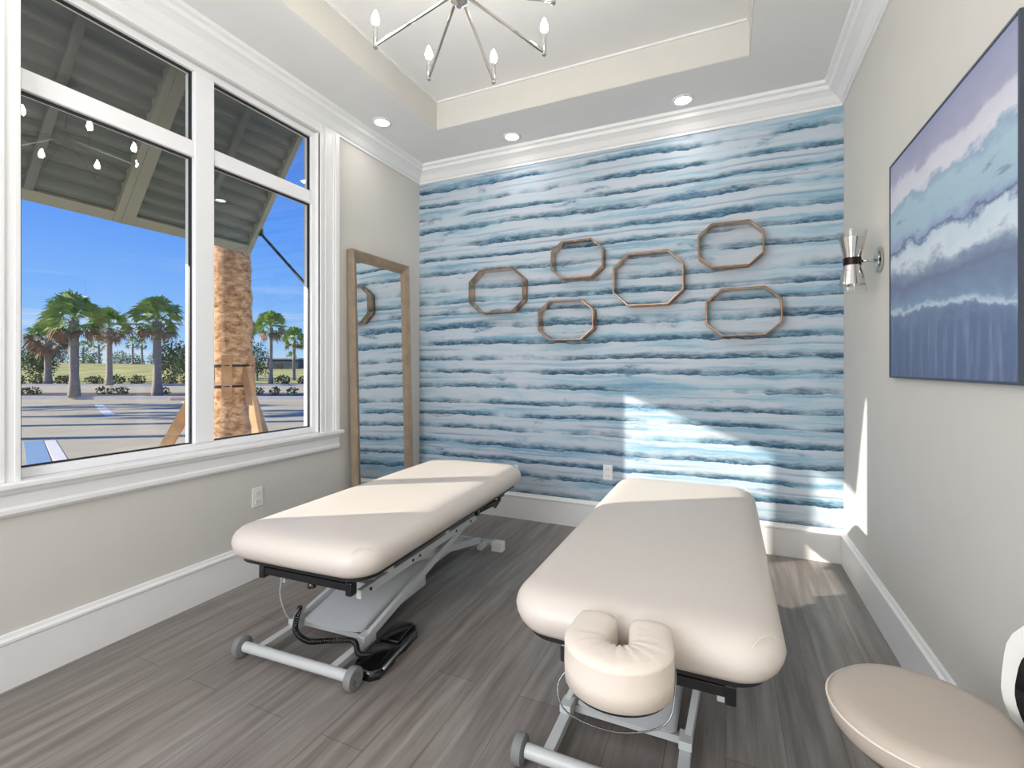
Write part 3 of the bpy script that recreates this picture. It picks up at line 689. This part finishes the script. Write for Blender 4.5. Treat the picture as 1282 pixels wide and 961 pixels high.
# ------------------------------------------------------------------ stool in the corner
st = thing('upholstered_stool', 'beige round stool with a pale curved backrest by the right wall', 'stool', loc=(.405, 1.345, 0))
b_ = MB(); b_.lathe([(.12, .413), (.161, .416), (.176, .433), (.182, .458), (.180, .475), (.168, .487), (.146, .491), (.08, .493)], (0, 0, 0), seg=48); b_.build('seat', VINYLS, st, smooth=True)
b_ = MB(); b_.tube([(.182*math.cos(2*PI*k/48), .182*math.sin(2*PI*k/48), .470) for k in range(48)], .003, 6, closed=True); b_.build('piping', VINYLC, st, smooth=True)
b_ = MB(); b_.lathe([(.03, .402), (.15, .405), (.15, .413)], (0, 0, 0), seg=32); b_.build('seat_base', BLACKM, st)
b_ = MB(); b_.lathe([(.028, .08), (.028, .26), (.018, .262), (.018, .396)], (0, 0, 0), seg=20); b_.build('gas_column', CHROME, st, smooth='auto')
for k in range(5):
    a = .5 + k*2*PI/5; c_, s_ = math.cos(a), math.sin(a)
    b_ = MB(); b_.bar((c_*.02, s_*.02, .10), (c_*.22, s_*.22, .072), .04, .026, bev=.004); lg = b_.build('base_leg', CHROME, st)
    b_ = MB(); b_.lathe([(.022, -.018), (.026, -.012), (.026, .012), (.022, .018)], (c_*.215, s_*.215, .026), (s_, -c_, 0), 18); b_.tube([(c_*.215, s_*.215, .03), (c_*.215, s_*.215, .062)], .006); b_.build('caster', BLACKP, lg, smooth='auto')
def arc_sheet(a0, a1, z0, z1, r0, th, rnd_=.06):
    b_ = MB(); A, B = [], []
    NJ, NK = 12, 20
    for j in range(NJ+1):
        z = z0 + (z1-z0)*j/NJ; e = max(0, abs(z-(z0+z1)/2) - ((z1-z0)/2-rnd_)); sh = (rnd_ - math.sqrt(max(0, rnd_**2-e**2)))/r0
        ra, rb = [], []
        for k in range(NK+1):
            a = a0+sh + (a1-a0-2*sh)*k/NK; rr = r0 + .05*((z-z0)/(z1-z0))**1.5
            ra.append(b_.bm.verts.new((rr*math.cos(a), rr*math.sin(a), z))); rb.append(b_.bm.verts.new(((rr+th)*math.cos(a), (rr+th)*math.sin(a), z)))
        A.append(ra); B.append(rb)
    for j in range(NJ):
        for k in range(NK):
            b_.bm.faces.new((A[j][k], A[j][k+1], A[j+1][k+1], A[j+1][k])); b_.bm.faces.new((B[j][k], B[j+1][k], B[j+1][k+1], B[j][k+1]))
        for k in (0, NK): b_.bm.faces.new((A[j][k], A[j+1][k], B[j+1][k], B[j][k]))
    for k in range(NK):
        for j in (0, NJ): b_.bm.faces.new((A[j][k], B[j][k], B[j][k+1], A[j][k+1]))
    return b_
SA = math.radians(-4)
arc_sheet(SA-.73, SA+.73, .40, .705, .222, .024, .12).build('backrest', PLWHITE, st, smooth='auto')
arc_sheet(SA-.59, SA+.59, .43, .665, .213, .009, .10).build('back_pad', BLACKP, st, smooth='auto')
b_ = MB(); b_.bar((.06, 0, .40), (.245, -.015, .40), .04, .01); b_.bar((.245, -.015, .395), (.255, -.017, .50), .04, .01, up=(1, 0, 0)); b_.build('back_bracket', BLACKM, st)

# ------------------------------------------------------------------ outdoors
DV = Vector((-math.sin(YAW), math.cos(YAW), 0)); RV = Vector((math.cos(YAW), math.sin(YAW), 0))
def at(px, Zd, z=ZG):      # ground point seen at column px at depth Zd, used to survey where things stand
    p = DV*Zd + RV*((px-CX)/F*Zd); return Vector((p.x, p.y, z))
def depth(py, z=ZG): return F*(EYE-z)/(py-HY)

# the street runs at an angle to the building: boxes in the street's own frame (along RV, away along DV)
GM = Matrix((RV, DV, Vector((0, 0, 1)))).transposed().to_4x4()
def gbox(x0, x1, d0, d1, z0, z1, bev=0):
    b_ = MB(); b_.box(x0, x1, d0, d1, z0, z1, bev, GM); return b_
b_ = MB(); b_.box(-170, XO-.0, -60, 130, ZG-.6, ZG-.10); S('ground', b_, CONC)
# asphalt lot with its building-side edge clipped to the building
def gpt(a, d, z): v = RV*a + DV*d; return (v.x, v.y, z)
def slab(name, pts, z0, z1, mat, kind='structure'):
    b_ = MB(); b_.prism(pts, 'z', z0, z1); o = b_.build(name, mat); o['kind'] = kind; return o
slab('parking_lot', [(-4.9, -20), (-4.9, 26), (-50, 26), (-50, -20)], ZG-.1, ZG, ASPH)
slab('planting_bed', [(XO-.001, -3), (XO-.001, 9), (-4.7, 9), (-4.7, -3)], ZG-.02, ZG+.03, MULCH)
slab('walkway_edge', [(-4.7, -10), (-4.7, 22), (-4.9, 22), (-4.9, -10)], ZG-.02, ZG+.05, CONC)
S('curb', gbox(-70, 12, 20.9, 21.15, ZG-.02, ZG+.14, .02), CONC)
S('planting_strip', gbox(-70, 12, 21.15, 24.5, ZG-.02, ZG+.11), MULCH)
S('road', gbox(-90, 40, 24.5, 36, ZG-.02, ZG+.02), ASPH)
S('far_curb', gbox(-90, 40, 36, 36.3, ZG-.02, ZG+.16), CONC)
S('far_planting_strip', gbox(-90, 40, 36.3, 38.5, ZG-.02, ZG+.13), MULCH)
# meadow with a low bank
b_ = MB(); NX, NY = 60, 24; rows = []
for j in range(NY+1):
    row = []
    for i in range(NX+1):
        a = -120 + 190*i/NX; d = 38.5 + 80*j/NY
        hgt = 1.9*max(0, min(1, (d-50)/28))**1.2 * (1 if a < -20 else max(.25, 1-(a+20)/26)) + .35*noise.noise(Vector((a*.06, d*.06, 3)))*min(1, (d-38.5)/6)
        row.append(b_.bm.verts.new(gpt(a, d, ZG+.1+max(-.08, hgt))))
    rows.append(row)
for j in range(NY):
    for i in range(NX): b_.bm.faces.new((rows[j][i], rows[j][i+1], rows[j+1][i+1], rows[j+1][i]))
b_.build('meadow', GRASS, kind='structure', smooth=True)

def pline(a, b, w_, mat, label):
    a, b = Vector(a), Vector(b); b_ = MB(); b_.bar((a.x, a.y, ZG+.003), (b.x, b.y, ZG+.003), w_, .006); tag(b_.build('painted_line', mat), label, 'road marking')
pline((-21.9, 10.2), (-16.1, 7.8), .24, PWHITE, 'white painted bay line in the middle of the parking lot')
pline((-12.0, 4.56), (-7.2, 2.84), .26, PBLUE, 'pale blue painted line at the left of the parking lot')
pline((-11.82, 4.73), (-7.2, 3.10), .15, PWHITE, 'white painted line beside the blue line')
pline((-20.3, 12.4), (-16.9, 10.8), .2, PWHITE, 'short white bay line on the right, behind the window mullion')
ws = [gpt(a, 20.75, 0) for a in (-13.5, -11.6)]
for k, a in enumerate((-14.6, -3.4)):
    tag(gbox(a, a+1.8, 20.35, 20.6, ZG, ZG+.12, .02).build('wheel_stop', simple('wheel_stop_concrete_%d' % k, (176, 150, 146), .9, var=.1)), ['pinkish concrete wheel stop below the right palm', 'concrete wheel stop right of the palm trunk by the window'][k], 'wheel stop')

def frond(bm, org, yaw, pitch, L, fan, rnd, droop=.5, nl=13):
    d0 = Vector((math.cos(yaw)*math.cos(pitch), math.sin(yaw)*math.cos(pitch), math.sin(pitch)))
    tip = org + d0*L*.55; side = d0.cross(Vector((0, 0, 1))).normalized(); upv = side.cross(d0).normalized()
    w_ = .012*L; tw_ = rnd.uniform(-1.0, 1.0); fs, fu = side*math.cos(tw_) + upv*math.sin(tw_), upv*math.cos(tw_) - side*math.sin(tw_)
    vs = [bm.verts.new(org - side*w_), bm.verts.new(org + side*w_), bm.verts.new(tip + side*w_), bm.verts.new(tip - side*w_)]; bm.faces.new(vs)
    for k in range(nl):
        a = -fan + 2*fan*k/(nl-1); a += rnd.uniform(-.05, .05)
        ll = L*.55*(.72+.28*math.cos(a*.8))*rnd.uniform(.85, 1.05)
        dd = (d0*math.cos(a) + fs*math.sin(a)).normalized()
        mid = tip + dd*ll*.6 + fu*ll*.03; end = tip + dd*ll*.95 - Vector((0, 0, 1))*ll*droop*rnd.uniform(.25, .7)
        ww = ll*.07; sd = dd.cross(fu).normalized()
        v = [bm.verts.new(tip), bm.verts.new(mid + sd*ww), bm.verts.new(end), bm.verts.new(mid - sd*ww)]; bm.faces.new(v)
def palm(loc, H, R, label, seed, tw=.16, nf=64, dry=.12, trunkmat=None, group=None, fill=1.0):
    """H is the height of the crown's heart above ground, R its radius"""
    rnd = random.Random(seed); r = thing('palm_tree', label, 'palm tree', loc=loc, group=group)
    b_ = MB(); n = 14; pts, rr = [], []
    lean = rnd.uniform(-.15, .15)
    for k in range(n+1):
        q = k/n; pts.append((lean*q*q, 0, H*q*.97)); rr.append(tw*(1.25-.35*min(1, q*4))*(1+.05*rnd.uniform(-1, 1)) * (1.15 if q > .8 else 1))
    b_.tube(pts, rr, 10); b_.build('trunk', trunkmat or BARKG, r, smooth=True)
    b_ = MB(); b2 = MB(); org = Vector((lean, 0, H))
    for k in range(nf):
        q = (k+.5)/nf; pitch = math.radians(85 - 125*q**1.15 + rnd.uniform(-9, 9)); yaw = k*2.39996 + rnd.uniform(-.2, .2)
        dr = q > 1-dry or (q > .6 and rnd.random() < dry*.6)
        frond((b2 if dr else b_).bm, org + Vector((0, 0, -.25*q*R)), yaw, pitch, R*rnd.uniform(.85, 1.1)*(1 if q < .75 else .8), 1.25, rnd, .5 if not dr else .9)
    b_.build('crown', PALMG, r); b2.build('dry_fronds', PALMB, r)
    return r
def pp(px, py_base, py_heart, R_px, label, seed, tw_px=8, **k):
    Zd = depth(py_base, ZG+.1); P_ = at(px, Zd, ZG+.09); H = (py_base-py_heart)/F*Zd
    return palm(P_, H, R_px/F*Zd, label, seed, tw=tw_px/2/F*Zd, **k)
pp(93, 497, 398, 36, 'big palm tree standing left of the middle of the parking lot edge', 3, 11, nf=76)
pp(60, 481, 424, 27, 'shaggy brownish palm tree left of the big palm', 5, 8, nf=66, dry=.45)
pp(137, 482, 408, 26, 'palm tree with dark crown between the two tall palms in the left pane', 7, 7, nf=64, dry=.3)
pp(197, 495, 399, 31, 'palm tree with a straight trunk at the right of the left window pane', 11, 10, nf=76)
pp(306, 480, 410, 18, 'palm tree half hidden behind the husky trunk by the window', 13, 5)
pp(339, 481, 408, 21, 'slim palm tree at the right of the right window pane', 17, 5)
pp(368, 476, 424, 17, 'palm tree at the far right edge of the window view', 19, 4)
for k, (px, pb, ph, R_) in enumerate(((166, 452, 429, 9), (178, 452, 431, 8), (124, 462, 430, 12), (104, 455, 434, 9), (268, 455, 440, 10), (364, 458, 448, 9))):
    Zd = 85 + 4*k; P_ = at(px, Zd, ZG+1.2 if px < 250 else ZG); z1 = EYE + (HY-ph)/F*Zd
    palm(P_, z1-P_.z, R_/F*Zd, ['small far palm tree, left one of the pair on the horizon', 'small far palm tree, right one of the pair on the horizon', 'far palm tree seen between the big palm and the dark crowned one', 'far palm tree just right of the big palm trunk', 'far palm tree behind the window mullion', 'low far palm tree by the slate building'][k], 30+k, tw=.18, nf=22)
# palms of the lot to the left, their long shadows lie across the asphalt
for k, (a, d, H) in enumerate(((-14.5, 8.6, 5.6), (-18.5, 10.4, 6.0), (-30, 14.5, 5.4), (-27, 11.5, 6.2))):
    p_ = gpt(a, d, ZG); palm(Vector(p_), H, 1.7, ['palm tree in the lot, nearest left of the window view', 'second palm tree left of the window view', 'third palm tree left of the window view', 'fourth palm tree left of the window view'][k], 50+k, tw=.2, nf=36)

def foliage(mb, c, rx, ry, rz_, n, sz, rnd):
    for _ in range(n):
        while True:
            v = Vector((rnd.uniform(-1, 1), rnd.uniform(-1, 1), rnd.uniform(-1, 1)))
            if .35 < v.length < 1: break
        v *= 1 + .22*noise.noise(v*2.3 + Vector((c[0], c[1], 0)))
        p_ = Vector((c[0]+v.x*rx, c[1]+v.y*ry, c[2]+v.z*rz_)); u = Vector((rnd.gauss(0, 1), rnd.gauss(0, 1), rnd.gauss(0, 1))).normalized(); w2 = u.orthogonal().normalized(); s_ = sz*rnd.uniform(.6, 1.3)
        mb.bm.faces.new([mb.bm.verts.new(p_ + u*s_), mb.bm.verts.new(p_ + w2*s_*.6), mb.bm.verts.new(p_ - u*s_), mb.bm.verts.new(p_ - w2*s_*.6)])
def bush(px, Zd, y_top, wpx, label, seed, mat=LEAFD, cat='tree', name='leafy_tree', base=None, n=1300):
    rnd = random.Random(seed); zb = ZG+.1 if base is None else base; P_ = at(px, Zd, zb); ht = EYE + (HY-y_top)/F*Zd - zb; wd = wpx/F*Zd
    r = thing(name, label, cat, loc=P_)
    b_ = MB(); b_.tube([(0, 0, 0), (.05, 0, ht*.55)], [wd*.035, wd*.02], 8)
    for k in range(4): a = k*1.6; b_.tube([(.03, 0, ht*.3), (math.cos(a)*wd*.25, math.sin(a)*wd*.25, ht*.65)], [wd*.015, wd*.008], 6)
    b_.build('trunk', BARKG, r)
    b_ = MB(); foliage(b_, (0, 0, ht*.55), wd*.42, wd*.42, ht*.45, n//2, wd*.035, rnd)
    for k in range(5):
        a = k*1.257+seed; foliage(b_, (math.cos(a)*wd*.25, math.sin(a)*wd*.25, ht*(.42+.08*(k % 3))), wd*.26, wd*.26, ht*.36, n//10, wd*.035, rnd)
    b_.build('foliage', mat, r)
bush(322, 47, 427, 34, 'loose dark green tree left of the slim palm', 1)
bush(218, 50, 425, 44, 'dark bushy tree behind the straight palm', 2, n=1800)
bush(236, 46, 432, 36, 'round dark tree at the right edge of the left pane', 4)
bush(50, 44, 420, 40, 'dark round tree behind the shaggy palm', 6, n=1800)
for k, (px, yt, wd, mt) in enumerate(((36, 432, 40, 1), (78, 428, 34, 0), (112, 436, 42, 1), (150, 437, 34, 1), (170, 442, 34, 0), (196, 440, 30, 1), (262, 438, 40, 0), (286, 440, 34, 0), (300, 444, 30, 1), (10, 430, 40, 0))):
    bush(px, (92, 108)[k % 2]+k*.8, yt, wd*.72, 'green tree in the far tree line, ' + ['at the left edge of the window', 'behind the big palm', 'right of the big palm', 'below the dark crowned palm', 'under the pair of far palms', 'left of the straight palm', 'behind the window mullion', 'behind the husky trunk', 'right of the husky trunk', 'beyond the left window casing'][k], 60+k, [LEAFD, LEAFM][mt], base=.6, n=700)
for k in range(11):
    px = (22, 48, 79, 118, 146, 172, 212, 236, 268, 354, 384)[k]; Zd = 37.1; rnd = random.Random(100+k); P_ = at(px, Zd, ZG+.12)
    b_ = MB(); foliage(b_, (0, 0, .3), .55+rnd.random()*.3, .5, .42, 220, .09, rnd); o = b_.build('low_shrub', LEAFD); o.location = P_; tag(o, 'low dark shrub beyond the road, ' + ['at the left edge of the window', 'left of the shaggy palm', 'just left of the big palm trunk', 'left of the dark crowned palm', 'right of the dark crowned palm', 'halfway between two palms', 'right of the straight palm', 'at the right edge of the left pane', 'behind the husky trunk', 'right of the slim palm', 'at the right edge of the window'][k], 'shrub', 'shrubs beyond the road')
for k in range(9):
    px = (32, 44, 128, 142, 154, 206, 324, 344, 366)[k]; Zd = 22.8; rnd = random.Random(130+k); P_ = at(px, Zd, ZG+.10)
    b_ = MB(); foliage(b_, (0, 0, .18), .22+rnd.random()*.1, .25, .22, 80, .06, rnd); o = b_.build('low_shrub', LEAFD); o.location = P_; tag(o, 'small sparse shrub by the near curb, ' + ['first at the left window edge', 'second from the left window edge', 'first right of the big palm', 'second right of the big palm', 'third right of the big palm', 'right of the straight palm', 'first in the right pane', 'middle one in the right pane', 'last in the right pane'][k], 'shrub', 'shrubs by the curb')
# far building
P_ = at(352, 70, ZG)
fb = thing('far_building', 'low slate grey building far off at the right of the window view', 'building', loc=P_, rz=YAW)
b_ = MB(); b_.box(-1.0, 3.4, -2, 2, 0, 2.6, .0); b_.build('wall', FARB, fb)
b_ = MB(); b_.box(-1.15, 3.55, -2.15, 2.15, 2.6, 2.78); b_.build('roof', CONC, fb)
b_ = MB(); b_.box(.2, 1.0, -2.03, -2, .9, 1.9); b_.build('window', DARK, fb)

# big husky palm right outside, with timber props
hp = thing('palm_tree', 'thick husky palm trunk strapped with timber props right outside the window', 'palm tree', loc=at(291, 4.75))
b_ = MB(); rnd = random.Random(9); pts, rr = [], []
for k in range(61):
    z = 6.0*k/60; pts.append((.015*math.sin(z*1.3), .01*math.sin(z*2), z)); rr.append((.178 - .012*z/6*2 + .012*(1 if k % 3 == 0 else 0) + .05*max(0, 1-z/1.2)) + rnd.uniform(-.004, .006))
b_.tube(pts, rr, 24); trk = b_.build('trunk', HUSK, hp, smooth=True)
b_ = MB(); b2 = MB()
for k in range(36):
    q = (k+.5)/36; frond((b2 if q > .85 else b_).bm, Vector((0, 0, 6.0)), k*2.4, math.radians(80-110*q), 1.7, 1.25, rnd)
b_.build('crown', PALMG, hp); b2.build('dry_fronds', PALMB, hp)
for z in (1.42, 1.22):
    b_ = MB(); b_.tube([(.195*math.cos(2*PI*k/24), .195*math.sin(2*PI*k/24), z) for k in range(24)], .012, 6, closed=True); b_.build('strap', BLACKM, hp)
for k in range(5):
    a = k*2*PI/5 + .4; b_ = MB(); b_.bar((.188*math.cos(a), .188*math.sin(a), 1.12), (.188*math.cos(a), .188*math.sin(a), 1.52), .09, .03, up=(math.cos(a), math.sin(a), 0)); b_.build('batten', WOODB, hp)
for k, (dx, dd) in enumerate(((.52, -.25), (-.95, -.1), (-.1, 1.2))):
    e = RV*dx + DV*dd; s_ = e.normalized()*.2; b_ = MB(); b_.bar((s_.x, s_.y, 1.40), (e.x, e.y, .0), .10, .045, up=(s_.y, -s_.x, 0)); b_.build('prop', WOODB, hp)
# grass tuft in the bed
def tuft(P_, n, h_, label, seed):
    rnd = random.Random(seed); b_ = MB()
    for _ in range(n):
        a = rnd.uniform(0, 2*PI); l = h_*rnd.uniform(.6, 1); d = Vector((math.cos(a), math.sin(a), 0)); s_ = Vector((-d.y, d.x, 0))*.008; r0 = d*rnd.uniform(0, .06); t_ = rnd.uniform(.15, .55)
        p0, p1, p2 = r0, r0 + d*l*t_*.4 + Vector((0, 0, l*.6)), r0 + d*l*t_ + Vector((0, 0, l))
        v = [b_.bm.verts.new(q) for q in (p0-s_, p0+s_, p1+s_, p2, p1-s_)]; b_.bm.faces.new(v)
    o = b_.build('grass_tuft', GRASSP); o.location = P_; tag(o, label, 'ornamental grass')
tuft(at(168, 4.2, ZG+.02), 150, .68, 'pale ornamental grass tuft showing over the window sill', 3)
